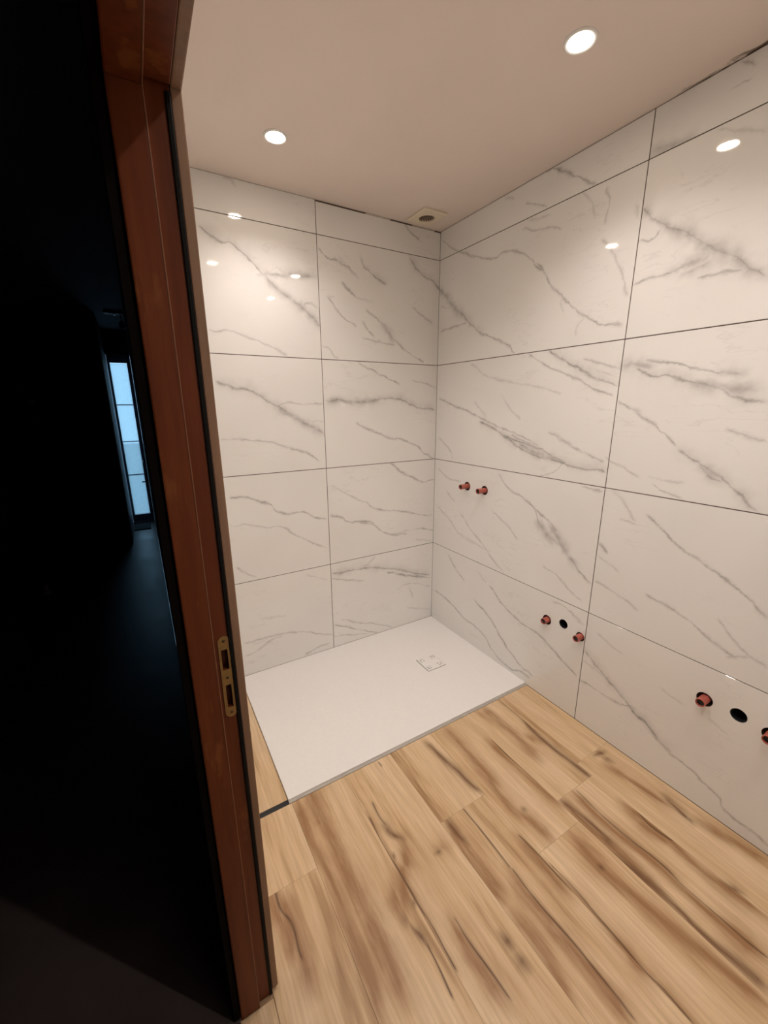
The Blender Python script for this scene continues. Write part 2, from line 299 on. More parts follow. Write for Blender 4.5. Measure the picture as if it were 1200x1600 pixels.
('R', 1, 0): [('S',[(-0.594,0.096),(-0.537,0.059),(-0.461,0.013),(-0.389,-0.03),(-0.339,-0.069),(-0.288,-0.083),(-0.229,-0.125),(-0.176,-0.146)]),('M',[(-0.596,-0.067),(-0.506,-0.071),(-0.423,-0.069),(-0.336,-0.045)]),('L',[(-0.544,0.216),(-0.486,0.195),(-0.431,0.181)]),('L',[(-0.595,0.048),(-0.504,0.024),(-0.447,0.007)]),('F',[(-0.255,0.113),(-0.178,0.098)]),('F',[(-0.08,0.091),(-0.023,0.072)]),('M',[(-0.253,-0.121),(-0.191,-0.146),(-0.11,-0.16),(-0.055,-0.182),(-0.003,-0.203),(0.023,-0.238),(0.063,-0.246),(0.148,-0.26)])],
('R', 1, 1): [('F',[(-0.57,0.297),(-0.514,0.251),(-0.457,0.183)]),('L',[(-0.516,0.181),(-0.455,0.171)]),('M',[(-0.417,0.217),(-0.369,0.187),(-0.299,0.135),(-0.226,0.1),(-0.167,0.07),(-0.103,0.039),(-0.049,0.002),(0.0,-0.04)]),('L',[(-0.226,0.1),(-0.167,0.07),(-0.103,0.039)]),('S',[(-0.601,0.046),(-0.557,0.019)]),('L',[(-0.591,-0.133),(-0.535,-0.146),(-0.454,-0.168),(-0.396,-0.19)]),('F',[(-0.593,-0.013),(-0.496,-0.049)]),('M',[(-0.368,-0.111),(-0.278,-0.129),(-0.204,-0.156),(-0.133,-0.192),(-0.076,-0.215),(-0.05,-0.223)]),('L',[(-0.073,-0.231),(-0.021,-0.2)]),('L',[(-0.121,-0.104),(-0.078,-0.152),(-0.023,-0.19),(0.031,-0.209)])],
('R', 1, 2): [('W',[(-0.604,0.202),(-0.526,0.2),(-0.482,0.192)]),('S',[(-0.545,0.186),(-0.477,0.155),(-0.416,0.151),(-0.356,0.128),(-0.283,0.11),(-0.23,0.084),(-0.18,0.065),(-0.124,0.051)]),('M',[(-0.512,0.217),(-0.433,0.198),(-0.336,0.17),(-0.265,0.151),(-0.201,0.142)]),('W',[(-0.265,0.151),(-0.201,0.142)]),('W',[(-0.356,0.126),(-0.284,0.112),(-0.217,0.098),(-0.155,0.086)]),('M',[(-0.596,0.061),(-0.521,0.021),(-0.461,-0.016),(-0.403,-0.058),(-0.358,-0.097)]),('L',[(-0.21,-0.033),(-0.152,-0.054),(-0.102,-0.069)]),('L',[(-0.613,-0.174),(-0.534,-0.208),(-0.472,-0.235)]),('F',[(-0.435,-0.23),(-0.376,-0.236),(-0.312,-0.234)]),('L',[(-0.415,-0.255),(-0.359,-0.28),(-0.307,-0.293)]),('S',[(-0.345,-0.114),(-0.303,-0.142),(-0.26,-0.163),(-0.226,-0.184),(-0.188,-0.209),(-0.151,-0.238),(-0.114,-0.271),(-0.092,-0.291)]),('M',[(-0.273,-0.164),(-0.232,-0.2),(-0.195,-0.215)]),('W',[(-0.273,-0.159),(-0.226,-0.184),(-0.188,-0.209)])],
('R', 1, 3): [('W',[(-0.602,0.148),(-0.56,0.101),(-0.505,0.056),(-0.435,0.016),(-0.386,-0.025),(-0.348,-0.057),(-0.305,-0.078),(-0.27,-0.108),(-0.227,-0.148),(-0.191,-0.177)]),('S',[(-0.602,0.148),(-0.56,0.101),(-0.505,0.056),(-0.435,0.016),(-0.386,-0.025),(-0.348,-0.057),(-0.305,-0.078),(-0.27,-0.108),(-0.227,-0.148),(-0.191,-0.177)]),('W',[(-0.415,-0.003),(-0.366,-0.044),(-0.313,-0.076)]),('M',[(-0.597,0.043),(-0.55,0.035),(-0.524,0.058)]),('M',[(-0.596,-0.108),(-0.529,-0.099),(-0.472,-0.095),(-0.419,-0.085),(-0.377,-0.079),(-0.347,-0.062)]),('W',[(-0.472,-0.095),(-0.419,-0.085),(-0.377,-0.079),(-0.347,-0.062)]),('W',[(-0.432,-0.114),(-0.389,-0.106),(-0.343,-0.088)]),('M',[(-0.376,-0.138),(-0.318,-0.137),(-0.249,-0.142)]),('F',[(-0.391,0.29),(-0.318,0.254),(-0.263,0.226)])],
('R', 1, 4): [('W',[(-0.599,-0.053),(-0.564,-0.06),(-0.499,-0.072),(-0.473,-0.076)]),('M',[(-0.358,0.069),(-0.323,0.041)]),('L',[(-0.372,0.009),(-0.325,0.012)])],
}
STREAKS = {
('F', 0, 0): [],
('F', 0, 1): [('K',[(-0.009,0.598),(0.05,0.586)]),('K',[(0.016,0.573),(0.022,0.537)]),('K',[(0.048,0.332),(0.032,0.277),(0.017,0.226)]),('K',[(0.029,0.239),(0.015,0.218)]),('B',[(0.05,0.197),(0.066,0.122),(0.094,0.012)]),('B',[(-0.008,0.534),(0.003,0.393),(0.018,0.286)]),('K',[(-0.118,0.054),(-0.106,0.029)])],
('F', 1, 0): [('K',[(0.118,0.259),(0.12,0.154),(0.103,0.031),(0.094,-0.085),(0.096,-0.164),(0.099,-0.278)]),('B',[(0.048,0.026),(0.07,-0.036)]),('B',[(0.002,0.269),(-0.0,0.068),(-0.009,-0.1)])],
('F', 1, 1): [('K',[(-0.099,0.569),(-0.093,0.519),(-0.085,0.459),(-0.09,0.36)]),('T',[(0.114,0.391),(0.1,0.321),(0.106,0.272),(0.121,0.237)]),('T',[(-0.009,0.566),(-0.018,0.45),(-0.016,0.336),(-0.007,0.239),(-0.016,0.169),(-0.016,0.08),(-0.015,0.0),(-0.007,-0.044)]),('B',[(-0.016,0.074),(-0.015,0.0),(-0.007,-0.044)]),('K',[(-0.125,0.359),(-0.11,0.285),(-0.102,0.206),(-0.102,0.131),(-0.107,0.055),(-0.101,-0.009),(-0.099,-0.072)]),('B',[(-0.092,0.556),(-0.106,0.454),(-0.097,0.376),(-0.098,0.263),(-0.103,0.193)]),('K',[(0.112,0.099),(0.124,0.074)]),('B',[(0.097,0.432),(0.102,0.292),(0.089,0.151),(0.111,-0.008)])],
('F', 2, 0): [('T',[(0.114,0.136),(0.11,0.047),(0.113,-0.04),(0.115,-0.121),(0.124,-0.19),(0.134,-0.24)]),('B',[(0.094,-0.008),(0.102,-0.131),(0.109,-0.242)]),('D',[(-0.028,-0.176),(-0.027,-0.184)]),('B',[(-0.028,0.321),(-0.032,0.154),(-0.041,0.012),(-0.067,-0.119),(-0.046,-0.221),(-0.038,-0.315)])],
('F', 2, 1): [('D',[(0.034,0.392),(0.034,0.386)]),('T',[(-0.107,0.485),(-0.102,0.406),(-0.107,0.327),(-0.111,0.243),(-0.116,0.179),(-0.11,0.115),(-0.113,0.052)]),('B',[(-0.115,0.28),(-0.115,0.228),(-0.121,0.176),(-0.113,0.146)]),('B',[(0.04,0.506),(0.032,0.385),(0.049,0.266),(0.063,0.15),(0.081,0.051),(0.089,-0.037)])],
('F', 3, 0): [('K',[(0.069,0.15),(0.075,0.061),(0.09,-0.04),(0.096,-0.116),(0.111,-0.177)])],
('F', 3, 1): [('B',[(-0.092,0.584),(-0.11,0.445),(-0.109,0.353),(-0.101,0.285)]),('T',[(-0.003,0.6),(-0.003,0.493),(-0.006,0.351)]),('B',[(-0.087,0.596),(-0.092,0.51),(-0.091,0.422),(-0.089,0.359),(-0.085,0.302)]),('K',[(-0.087,0.596),(-0.09,0.552),(-0.084,0.492)]),('T',[(0.105,0.414),(0.108,0.369),(0.112,0.32),(0.114,0.232),(0.116,0.196)]),('B',[(0.115,0.085),(0.115,0.032),(0.109,-0.019),(0.117,-0.049)]),('T',[(-0.003,0.349),(-0.007,0.263),(-0.005,0.176),(-0.001,0.085),(-0.002,0.007),(-0.006,-0.07)]),('B',[(-0.097,0.263),(-0.097,0.165),(-0.111,0.082),(-0.125,0.019)]),('B',[(-0.005,0.082),(-0.006,0.004),(-0.012,-0.062)])],
('F', 3, 2): [],
('F', 4, 0): [('T',[(-0.11,0.335),(-0.116,0.21),(-0.113,0.142),(-0.11,0.079),(-0.112,0.002),(-0.108,-0.071),(-0.111,-0.155),(-0.11,-0.183)]),('T',[(-0.069,0.382),(-0.074,0.313),(-0.07,0.272)]),('K',[(-0.077,0.276),(-0.066,0.232),(-0.042,0.196)]),('B',[(-0.042,0.196),(-0.063,0.144),(-0.102,0.104),(-0.137,0.051),(-0.163,-0.0)]),('D',[(-0.098,0.169),(-0.102,0.159)]),('T',[(0.045,0.538),(0.048,0.508)]),('D',[(0.033,0.095),(0.047,0.095)]),('B',[(0.05,0.11),(0.076,0.094)]),('K',[(0.06,-0.189),(0.061,-0.23)]),('T',[(-0.034,-0.084),(-0.034,-0.151),(-0.027,-0.232),(-0.021,-0.301)]),('K',[(0.06,-0.247),(0.064,-0.282)])],
('F', 4, 1): [],
('F', 5, 0): [('B',[(0.19,0.246),(0.17,0.194),(0.13,0.154),(0.096,0.101),(0.07,0.05)]),('K',[(0.064,0.053),(0.063,0.028)]),('K',[(0.072,0.017),(0.084,-0.021),(0.087,-0.04)]),('T',[(0.087,-0.04),(0.084,-0.094),(0.076,-0.169)]),('D',[(0.113,0.067),(0.11,0.058)]),('B',[(-0.053,0.5),(-0.043,0.436)]),('B',[(-0.103,0.581),(-0.1,0.443),(-0.091,0.302),(-0.092,0.146),(-0.093,0.002),(-0.109,-0.109)]),('B',[(-0.058,0.139),(-0.034,0.125)]),('B',[(-0.043,0.124),(-0.042,0.043),(-0.042,-0.055)]),('B',[(0.078,0.14),(0.062,0.101),(0.055,0.04)]),('B',[(-0.039,0.631),(-0.035,0.3),(-0.027,0.07),(-0.035,-0.108)])],
('F', 5, 1): [],
('F', 6, 0): [],
('F', 6, 1): [('T',[(-0.032,0.666),(-0.037,0.561),(-0.019,0.486),(-0.022,0.411),(-0.021,0.395)]),('B',[(-0.028,0.59),(-0.02,0.505),(-0.019,0.41),(-0.02,0.321)])],
('F', 6, 2): [],
}

# ------------------------------------------------------------------ materials
M = {}
M['floor_joint'] = simple('oak_tone_joint', (0.40, 0.26, 0.15, 1), .85)
M['grout'] = simple('grout_brown', (0.115, 0.085, 0.063, 1), .85)
M['plaster'] = simple('white_plaster', (0.85, 0.83, 0.80, 1), .75, var=.03, scale=5)
M['fill'] = simple('joint_plaster', (0.55, 0.50, 0.45, 1), .9, var=.2, scale=60)
M['tray'] = simple('matt_white_resin', (0.86, 0.84, 0.82, 1), .42, var=.015, scale=90)
M['slot'] = simple('slot_dark', (0.10, 0.09, 0.08, 1), .7)
M['silicone'] = simple('grey_silicone', (0.46, 0.42, 0.38, 1), .6)
M['frame'] = brown_wood('red_brown_wood', (0.110, 0.024, 0.0065, 1), (0.180, 0.044, 0.012, 1), worn=(0.24, 0.080, 0.022, 1), spec=.25)
M['frame_head'] = M['frame']
M['casing'] = brown_wood('casing_wood', (0.24, 0.135, 0.080, 1), (0.33, 0.195, 0.120, 1), .5)
M['edge_highlight'] = brown_wood('highlight_wood', (0.17, 0.065, 0.028, 1), (0.24, 0.10, 0.045, 1), .45)  # paler than the lining: highlight along the stop edge put into the colour
M['hall_casing'] = brown_wood('near_black_casing', (0.004, 0.0025, 0.002, 1), (0.007, 0.004, 0.003, 1), .7, spec=.05)
M['rubber'] = simple('black_rubber', (0.006, 0.0055, 0.005, 1), .7, spec=.15)
M['brass'] = simple('dull_brass', (0.32, 0.19, 0.065, 1), .45, metal=.55, var=.2, scale=60)
M['socket'] = simple('mortise_wood', (0.06, 0.022, 0.012, 1), .8)
M['screw'] = simple('screw_steel', (0.10, 0.06, 0.03, 1), .4, metal=.6)
M['red'] = simple('red_plastic', (0.43, 0.105, 0.075, 1), .40, var=.12, scale=60)
M['black'] = simple('black_plastic', (0.012, 0.013, 0.016, 1), .3)
M['vent'] = simple('cream_plastic', (0.84, 0.74, 0.58, 1), .45, var=.04)
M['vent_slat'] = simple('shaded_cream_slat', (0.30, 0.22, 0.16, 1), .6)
M['vent_dark'] = simple('duct_dark', (0.02, 0.016, 0.013, 1), .9)
M['bezel'] = simple('white_bezel', (0.8, 0.78, 0.75, 1), .35, var=.02)
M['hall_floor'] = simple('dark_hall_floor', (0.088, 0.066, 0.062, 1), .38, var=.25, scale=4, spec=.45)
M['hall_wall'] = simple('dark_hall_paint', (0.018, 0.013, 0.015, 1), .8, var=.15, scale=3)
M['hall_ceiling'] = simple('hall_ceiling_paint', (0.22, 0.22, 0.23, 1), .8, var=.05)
M['door_paint'] = simple('blue_grey_door_paint', (0.16, 0.19, 0.24, 1), .45)
M['reveal'] = simple('daylit_reveal_tone', (0.42, 0.45, 0.50, 1), .6)  # lighter than the hall walls: daylight on the return put into the colour
M['mat'] = simple('door_mat_fibre', (0.05, 0.055, 0.06, 1), .95, var=.3, scale=150)
M['chrome'] = simple('chrome', (0.7, 0.7, 0.72, 1), .15, metal=1.0, var=.03)
M['pale'] = simple('pale_ceramic', (0.6, 0.58, 0.58, 1), .3)
M['ground'] = simple('outdoor_paving', (0.18, 0.20, 0.19, 1), .9)

def pane_material():
    t = NT('frosted_glass'); n = t.n
    tr = t.new('ShaderNodeBsdfTransparent'); tr.inputs[0].default_value = (.86, .92, .94, 1)
    tl = t.new('ShaderNodeBsdfTranslucent'); tl.inputs[0].default_value = (.80, .90, .92, 1)
    gl = t.new('ShaderNodeBsdfGlossy'); gl.inputs['Roughness'].default_value = .15
    ns = t.noise(t.coords(), 30.0, 3.0)
    a = t.new('ShaderNodeMixShader'); t.link(t.maprange(ns, .3, .7, .40, .44), a.inputs[0]); t.link(tr.outputs[0], a.inputs[1]); t.link(tl.outputs[0], a.inputs[2])
    b = t.new('ShaderNodeMixShader'); b.inputs[0].default_value = .05; t.link(a.outputs[0], b.inputs[1]); t.link(gl.outputs[0], b.inputs[2])
    t.link(b.outputs[0], n['Material Output'].inputs[0])
    return t.m
M['pane'] = pane_material()

def lens_material():
    t = NT('lit_lens'); n = t.noise(t.coords(), 40.0)
    t.set(Base_Color=(.9, .88, .85, 1), Emission_Color=(1.0, .86, .70, 1), Emission_Strength=t.maprange(n, .2, .8, 90.0, 100.0))
    return t.m
M['lens'] = lens_material()

def ceiling_material():
    t = NT('ceiling_paint'); v = t.new('ShaderNodeNewGeometry').outputs['Position']
    n = t.noise(v, 3.0, 3.0); base = t.mix(t.maprange(n, .3, .7, 0, 1), (0.81, 0.705, 0.635, 1), (0.84, 0.735, 0.665, 1))
    # dirty, crumbled edge along the joint with the tiled side wall
    s = t.new('ShaderNodeSeparateXYZ'); t.link(v, s.inputs[0])
    near = t.maprange(s.outputs[0], -.045, -.002, 0, 1)
    along = t.math('MULTIPLY', t.maprange(s.outputs[1], -1.25, -1.40, 0, 1), t.maprange(s.outputs[1], -2.4, -2.2, 0, 1))
    crumb = t.noise(t.mapping(v, scale=(55, 14, 1)), 1.0, 5.0, .65)
    k = t.math('MULTIPLY', t.math('MULTIPLY', t.maprange(t.math('ADD', crumb, t.math('MULTIPLY', near, .28)), .70, .78, 0, 1), along), near, clamp=True)
    col = t.mix(k, base, (0.12, 0.075, 0.05, 1))
    t.bump(t.noise(v, 60.0, 3.0), .05, .001)
    return t.set(Base_Color=col, Roughness=.62, **{'Specular_IOR_Level': .35})
M['ceiling'] = ceiling_material()

# ------------------------------------------------------------------ bathroom shell
Z = [.0097, .5967, 1.1987, 1.8007, 2.4027, H]       # tile course lines
G = .0019                                            # half a joint
D = -2.60                                            # front wall of the bathroom
XL = -1.605                                          # inner face of the door wall
SUB = .0028                                          # tile face to joint bed

wall_back = tag(box('wall_back', (-1.690, SUB, -.02), (.15, .16, H+.05), M['grout']), 'white marble-look tiled wall behind the shower tray', 'wall', kind='structure')
wall_right = tag(box('wall_right', (SUB, D-.1, -.02), (.16, .0025, H+.05), M['grout']), 'long white marble-look tiled wall with red pipe stubs', 'wall', kind='structure')
floor = tag(box('floor', (XL-.09, D-.1, -.10), (.0, .0, -.0035), M['floor_joint']), 'light oak plank floor of the bathroom', 'floor', kind='structure')
ceiling = tag(box('ceiling', (-1.690, D-.1, H), (.16, .16, H+.12), M['ceiling']), 'off-white bathroom ceiling with recessed spotlights', 'ceiling', kind='structure')
wall_front = tag(box('wall_front', (-1.690, D-.15, -.02), (.0, D, H), M['plaster']), 'plain white bathroom wall facing the shower', 'wall', kind='structure')
JY, JY2 = -1.4200, -2.325                            # faces of the two jambs
wl = [((-1.690, JY+.040, -.02), (XL, .0, H)), ((-1.690, D, -.02), (XL, JY2-.040, H)), ((-1.690, JY2-.040, 2.045), (XL, JY+.040, H))]
wall_left = tag(boxes('wall_left', wl, M['plaster']), 'thin white partition wall that holds the wooden door frame', 'wall', kind='structure')

def tile(parent, mat, w, h, c, rotz, thick):
    bm = bmesh.new(); add_box(bm, (-w/2, 0, -h/2), (w/2, thick, h/2), .0007)
    return link('tile', bm, mat, c, parent, rotz)
TILES = {}
cols = [(XL, -.7987), (-.7987, 0.0)]
for i, (x0, x1) in enumerate(cols):
    for j in range(5):
        z0, z1 = Z[j], Z[j+1]
        a0 = x0 + (G if i else 0); a1 = x1 - (G if i == 0 else .0012)
        b0 = z0 + (G if j else .002); b1 = z1 - (G if j < 4 else (.0035, .0085)[i])
        # keep the stroke origin at the nominal tile centre
        cx, cz = (max(x0, -1.6)+x1)/2, (z0+z1)/2
        mt = marble('marble_back_%d_%d' % (i, j), VEINS[('B', i, j)], 11+i*5+j)
        bm = bmesh.new(); add_box(bm, (a0-cx, 0, b0-cz), (a1-cx, SUB-.0001, b1-cz), .0003)
        TILES['B', i, j] = link('tile', bm, mt, (cx, 0, cz), wall_back)
rng = random.Random(4)
def loose_veins(w, h, n):
    out = []
    for k in range(n):
        x = rng.uniform(-w/2, w/4); y = rng.uniform(-h/4, h/2); pts = [(x, y)]
        for q in range(rng.randint(4, 8)):
            x += rng.uniform(.04, .11); y -= rng.uniform(.0, .07); pts.append((x, y))
        out.append((rng.choice('SMLLF'), pts))
    return out
rc = [(0.0, 1.2044), (1.2044, 2.4088), (2.4088, -D)]
for i, (s0, s1) in enumerate(rc):
    for j in range(5):
        z0, z1 = (Z[j] if j else 0.0), Z[j+1]
        a0 = s0 + (G if i else .0012); a1 = s1 - (G if i < 2 else 0)
        b0 = z0 + (G if j else .0015); b1 = z1 - (G if j < 4 else .0030)
        if i < 2: sc = (s0 + (1.2044 if i == 0 else 2.41))/2; vs = VEINS[('R', i, j)]
        else: sc = (s0+s1)/2; vs = loose_veins(s1-s0, z1-z0, 2)
        cz = (z0+z1)/2
        mt = marble('marble_side_%d_%d' % (i, j), vs, 31+i*5+j)
        bm = bmesh.new(); add_box(bm, (a0-sc, 0, b0-cz), (a1-sc, SUB-.0001, b1-cz), .0003)
        TILES['R', i, j] = link('tile', bm, mt, (0, -sc, cz), wall_right, rotz=-math.pi/2)
for x0, x1 in ((-1.60, -.80), (-.51, -.355), (-.205, -.045)):
    box('joint_filler', (x0, .0006, H-.0095 if x0 > -1 else H-.0034), (x1, SUB-.0001, H-.0004), M['fill'], wall_back)

# holes for the pipes: (tile, distance along wall, height, radius)
PIPES = [((0, 1), .331, 1.0627, .0270, .055), ((0, 1), .4813, 1.0615, .0270, .055), ((0, 0), .9872, .4545, .0260, .030),
         ((0, 0), 1.1790, .4555, .0225, .036), ((1, 0), 1.6961, .4610, .0270, .036), ((1, 0), 1.8930, .4530, .0270, .036)]
DRAINS = [((0, 0), 1.0830, .4770, .0245), ((1, 0), 1.8000, .4660, .0255)]
holes = [(k, s, z, r) for k, s, z, r, _ in PIPES] + DRAINS
for key in {h[0] for h in holes}:
    tl = TILES[('R',)+key]; w0 = WORLD[tl.name]
    cs = []
    for k, s, z, r in holes:
        if k == key: cs.append(cylinder_bm(r, -.02, .02, (s + w0.y, 0, z - w0.z), 'Y'))
    cut(tl, cs)
cw = WORLD[wall_right.name]
cut(wall_right, [cylinder_bm(r, -.07, .02, (-cw.x, -s-cw.y, z-cw.z), 'X') for k, s, z, r in holes])

# floor planks
XS = [0, -.23, -.46, -.69, -.92, -1.15, -1.385, -1.692]
JN = {0: [-.9, -1.38, D], 1: [-.9, -1.45, D], 2: [-.9, -1.545, D], 3: [-.9, -1.277, -2.477, D], 4: [-.9, -2.0, D], 5: [-.9, -2.1, D], 6: [-.9, -1.18, -2.38, D]}
for i in range(7):
    js = JN[i]
    for j in range(len(js)-1):
        x1, x0 = XS[i], XS[i+1]; y1, y0 = js[j], js[j+1]
        # wall_left stands on the last row: that row stops at it, the doorway strip is its own piece
        if i == 6: x0 = XL
        oy0 = max(y0, -2.6)
        cx = (max(XS[i+1], -1.6)+XS[i])/2; cy = (oy0+y1)/2
        mt = oak('oak_%d_%d' % (i, j), STREAKS.get(('F', i, j), []), 3+i*4+j)
        bm = bmesh.new(); g = .00025
        add_box(bm, (x0+g-cx, y0+g-cy, -.0034), (x1-g-cx - (.001 if i == 0 else 0), y1-g-cy - (.0035 if j == 0 else 0), 0), .0003)
        link('plank', bm, mt, (cx, cy, 0), floor)
box('plank', (XL+.001, -.8805, -.0034), (-1.3957, -.001, .0), oak('oak_shower_side', [], 77), floor, .0006)
box('joint_gap', (XL+.002, -.9028, -.0034), (-1.3945, -.8812, -.0012), M['black'], floor)
box('plank', (-1.692, JY2+.001, -.0034), (XL-.001, JY-.001, -.0002), oak('oak_doorway', [], 78), floor, .0006)

# ------------------------------------------------------------------ shower tray and drain cover
tray = empty('shower_tray', (-.70, -.445, -.003))
tb = box('tray_body', (-1.3937, -.8907, -.0030), (-.0012, -.0012, .0097), M['tray'], tray, .0012, 2)
DC = Vector((-.352, -.462, .0097)); hs = .062
cb = bmesh.new(); add_box(cb, DC + Vector((-hs-.0045, -hs-.0045, -.0085)) - WORLD[tb.name], DC + Vector((hs+.0045, hs+.0045, .01)) - WORLD[tb.name]); cut(tb, [cb])
box('silicone_joint', (-1.3937, -.9031, -.0034), (-.0012, -.8909, .0022), M['silicone'], tray)
box('silicone_seam', (-1.3937, -.0011, -.003), (-.0012, .0006, .0112), M['silicone'], tray)
tag(tray, 'large flat white shower tray in the tiled corner', 'shower tray')
dc = empty('drain_cover', DC + Vector((0, 0, -.0085)))
pl = box('cover_plate', DC + Vector((-hs, -hs, -.0080)), DC + Vector((hs, hs, .0040)), M['tray'], dc, .0008)
cs = []
for sx in (-1, 1):
    for sy in (-1, 1):
        for lo, hi in (((.026, .0445), (.052, .0505)), ((.0460, .024), (.0520, .0505)), ((.026, .026), (.036, .031)), ((.026, .026), (.031, .036))):
            xs = sorted((sx*lo[0], sx*hi[0])); ys = sorted((sy*lo[1], sy*hi[1]))
            b = bmesh.new(); add_box(b, (xs[0], ys[0], -.0030), (xs[1], ys[1], .02)); cs.append(b)
for q in range(4): cut(pl, cs[q::4])
tag(dc, 'square white drain cover with slotted corners on the shower tray', 'drain cover')

# ------------------------------------------------------------------ recessed spotlights
SPOTS = [(-1.110, -.385, 'recessed ceiling spotlight nearest the wooden door head, above the shower tray'),
         (-.478, -1.240, 'recessed ceiling spotlight nearest the long wall with the pipe stubs'),
         (-1.100, -1.235, 'recessed ceiling spotlight just above the top of the picture, reflected in the left back tiles'),
         (-.462, -2.010, 'recessed ceiling spotlight at the front by the pipe wall, seen only in the tile reflections'),
         (-1.148, -2.045, 'recessed ceiling spotlight above the doorway side, seen only in the tile reflections')]
for x, y, lab in SPOTS:
    e = empty('recessed_spotlight', (x, y, H-.006))
    link('bezel', lathe([(.034, -.0010), (.036, -.0045), (.041, -.0055), (.045, -.0035), (.046, -.0002), (.034, -.0002)], 40, closed=True), M['bezel'], (x, y, H), e, smooth=True)
    link('lens', lathe([(0, -.0045), (.020, -.0042), (.0335, -.0020), (.0335, -.0003), (0, -.0003)], 32), M['lens'], (x, y, H), e, smooth=True)
    ld = bpy.data.lights.new('spot_beam', 'SPOT'); ld.energy = SPOT_POWER; ld.color = SPOT_COLOUR
    ld.spot_size = math.radians(131); ld.spot_blend = 1.0; ld.shadow_soft_size = .011
    lo = place(bpy.data.objects.new('spot_beam', ld), (x, y, H-.0165), e)
    tag(e, lab, 'spotlight', 'recessed ceiling spotlights')

# ------------------------------------------------------------------ pipe stubs and waste openings on the tiled wall
PL = ['red plastic pipe stub nearest the room corner, left one of the upper pair',
      'red plastic pipe stub at shower height, right one of the upper pair',
      'red plastic pipe stub left of the smaller waste opening',
      'red plastic pipe stub right of the smaller waste opening, touching the tile joint',
      'larger red plastic pipe stub left of the nearest waste opening',
      'red plastic pipe stub cut off by the right edge of the picture']
for (k, s, z, r, L), lab in zip(PIPES, PL):
    e = empty('pipe_stub', (.045, -s, z))
    ro = .0158
    body = [(ro*.78, -.045), (ro*.78, L-.012), (ro*.80, L-.004), (ro*.84, L), (ro*.97, L+.0005), (ro*1.04, L-.003), (ro*1.04, L-.009),
            (ro*.97, L-.011), (ro*.97, .010), (ro*1.02, .008), (ro*1.02, -.045)]
    link('sleeve', lathe(body, 32, 'X', closed=True), M['red'], (0, -s, z), e, smooth=True)
    link('bore_shade', lathe([(0, L-.009), (ro*.5, L-.009), (ro*.55, L-.007), (ro*.77, L-.006), (ro*.77, L-.020), (0, L-.020)], 24, 'X'), M['black'], (0, -s, z), e, smooth=True)  # black disc near the mouth: darkness of the open bore put into colour
    tag(e, lab, 'pipe', 'red pipe stubs in the tiled wall')
DL = ['smaller round black waste pipe opening between two red stubs', 'larger round black waste pipe opening near the right edge']
for (k, s, z, r), lab in zip(DRAINS, DL):
    e = empty('waste_pipe', (.06, -s, z))
    link('pipe_wall', lathe([(r*.985, -.004), (r*.985, -.068), (r*.86, -.068), (r*.86, -.006), (r*.92, -.003)], 36, 'X', closed=True), M['black'], (0, -s, z), e, smooth=True)
    link('rubber_seal', lathe([(r*.86, -.020), (r*.80, -.024), (r*.80, -.030), (r*.86, -.034)], 36, 'X', closed=True), M['rubber'], (0, -s, z), e, smooth=True)
    tag(e, lab, 'waste pipe', 'waste pipe openings in the tiled wall')

# ------------------------------------------------------------------ air vent in the ceiling corner
VX, VY = -.198, -.126
v = empty('air_vent', (VX, VY, H-.012))
plate = bmesh.new(); add_box(plate, (-.074, -.088, -.011), (.074, .084, -.0002), .0035, 2)
pv = link('plate', plate, M['vent'], (VX, VY, H), v)
cut(pv, [cylinder_bm(.0475, -.02, .02, (0, 0, 0), 'Z', 40)])
link('grille_ring', lathe([(.0472, -.0125), (.0440, -.0135), (.0425, -.0120), (.0425, -.002), (.0472, -.002)], 40, closed=True), M['vent'], (VX, VY, H), v, smooth=True)
link('duct_shade', lathe([(0, -.0006), (.0424, -.0006), (.0424, -.0016), (0, -.0016)], 32), M['vent_dark'], (VX, VY, H), v)  # flat dark disc: shade of the opening behind the grille put into colour
ang = math.radians(35)
for q in range(-3, 4):
    off = q*.0118; hl = math.sqrt(max(0, .0424**2 - off**2))
    bm = bmesh.new(); add_box(bm, (-hl, -.0007, -.0035), (hl, .0007, .0025))
    bmesh.ops.rotate(bm, verts=bm.verts, cent=(0, 0, 0), matrix=Matrix.Rotation(math.radians(35), 3, 'X'))
    bmesh.ops.translate(bm, verts=bm.verts, vec=(0, off, -.0075))
    bmesh.ops.rotate(bm, verts=bm.verts, cent=(0, 0, 0), matrix=Matrix.Rotation(ang, 3, 'Z'))
    link('slat', bm, M['vent_slat'], (VX, VY, H), v)
bm = bmesh.new(); add_box(bm, (-.0014, -.0424, -.0115), (.0014, .0424, -.0095)); bmesh.ops.rotate(bm, verts=bm.verts, cent=(0, 0, 0), matrix=Matrix.Rotation(ang, 3, 'Z'))
link('cross_bar', bm, M['vent_slat'], (VX, VY, H), v)
tag(v, 'small cream square air vent with round grille in the ceiling corner', 'vent')

# ------------------------------------------------------------------ wooden door frame between bathroom and hall
XO, XS_, XI = -1.689, -1.642, -1.606        # outer edge, stop edge, inner edge of the lining
ZH = 1.993
door_1 = empty('door_1', (-1.65, JY+.02, 0))
def lining(sgn, face):
    """upright: stop is proud of the rebate by 11 mm; sgn +1 = solid lies towards +y"""
    bm = bmesh.new(); b0 = face; b1 = face + sgn*.040
    def bx(x0, x1, ya, yb, z0, z1, bev):
        add_box(bm, (x0, min(ya, yb), z0), (x1, max(ya, yb), z1), bev, 2)
    bx(XO, XS_, b0, b1, 0.0, ZH+.040, .003)
    bx(XS_-.0005, XI, b0+sgn*.011, b1, 0.0, ZH+.040, .0012)
    c = Vector((-1.65, face, 0)); bmesh.ops.translate(bm, verts=bm.verts, vec=-c)
    return link('jamb', bm, M['frame'], c, door_1)
jamb = lining(1, JY); lining(-1, JY2)
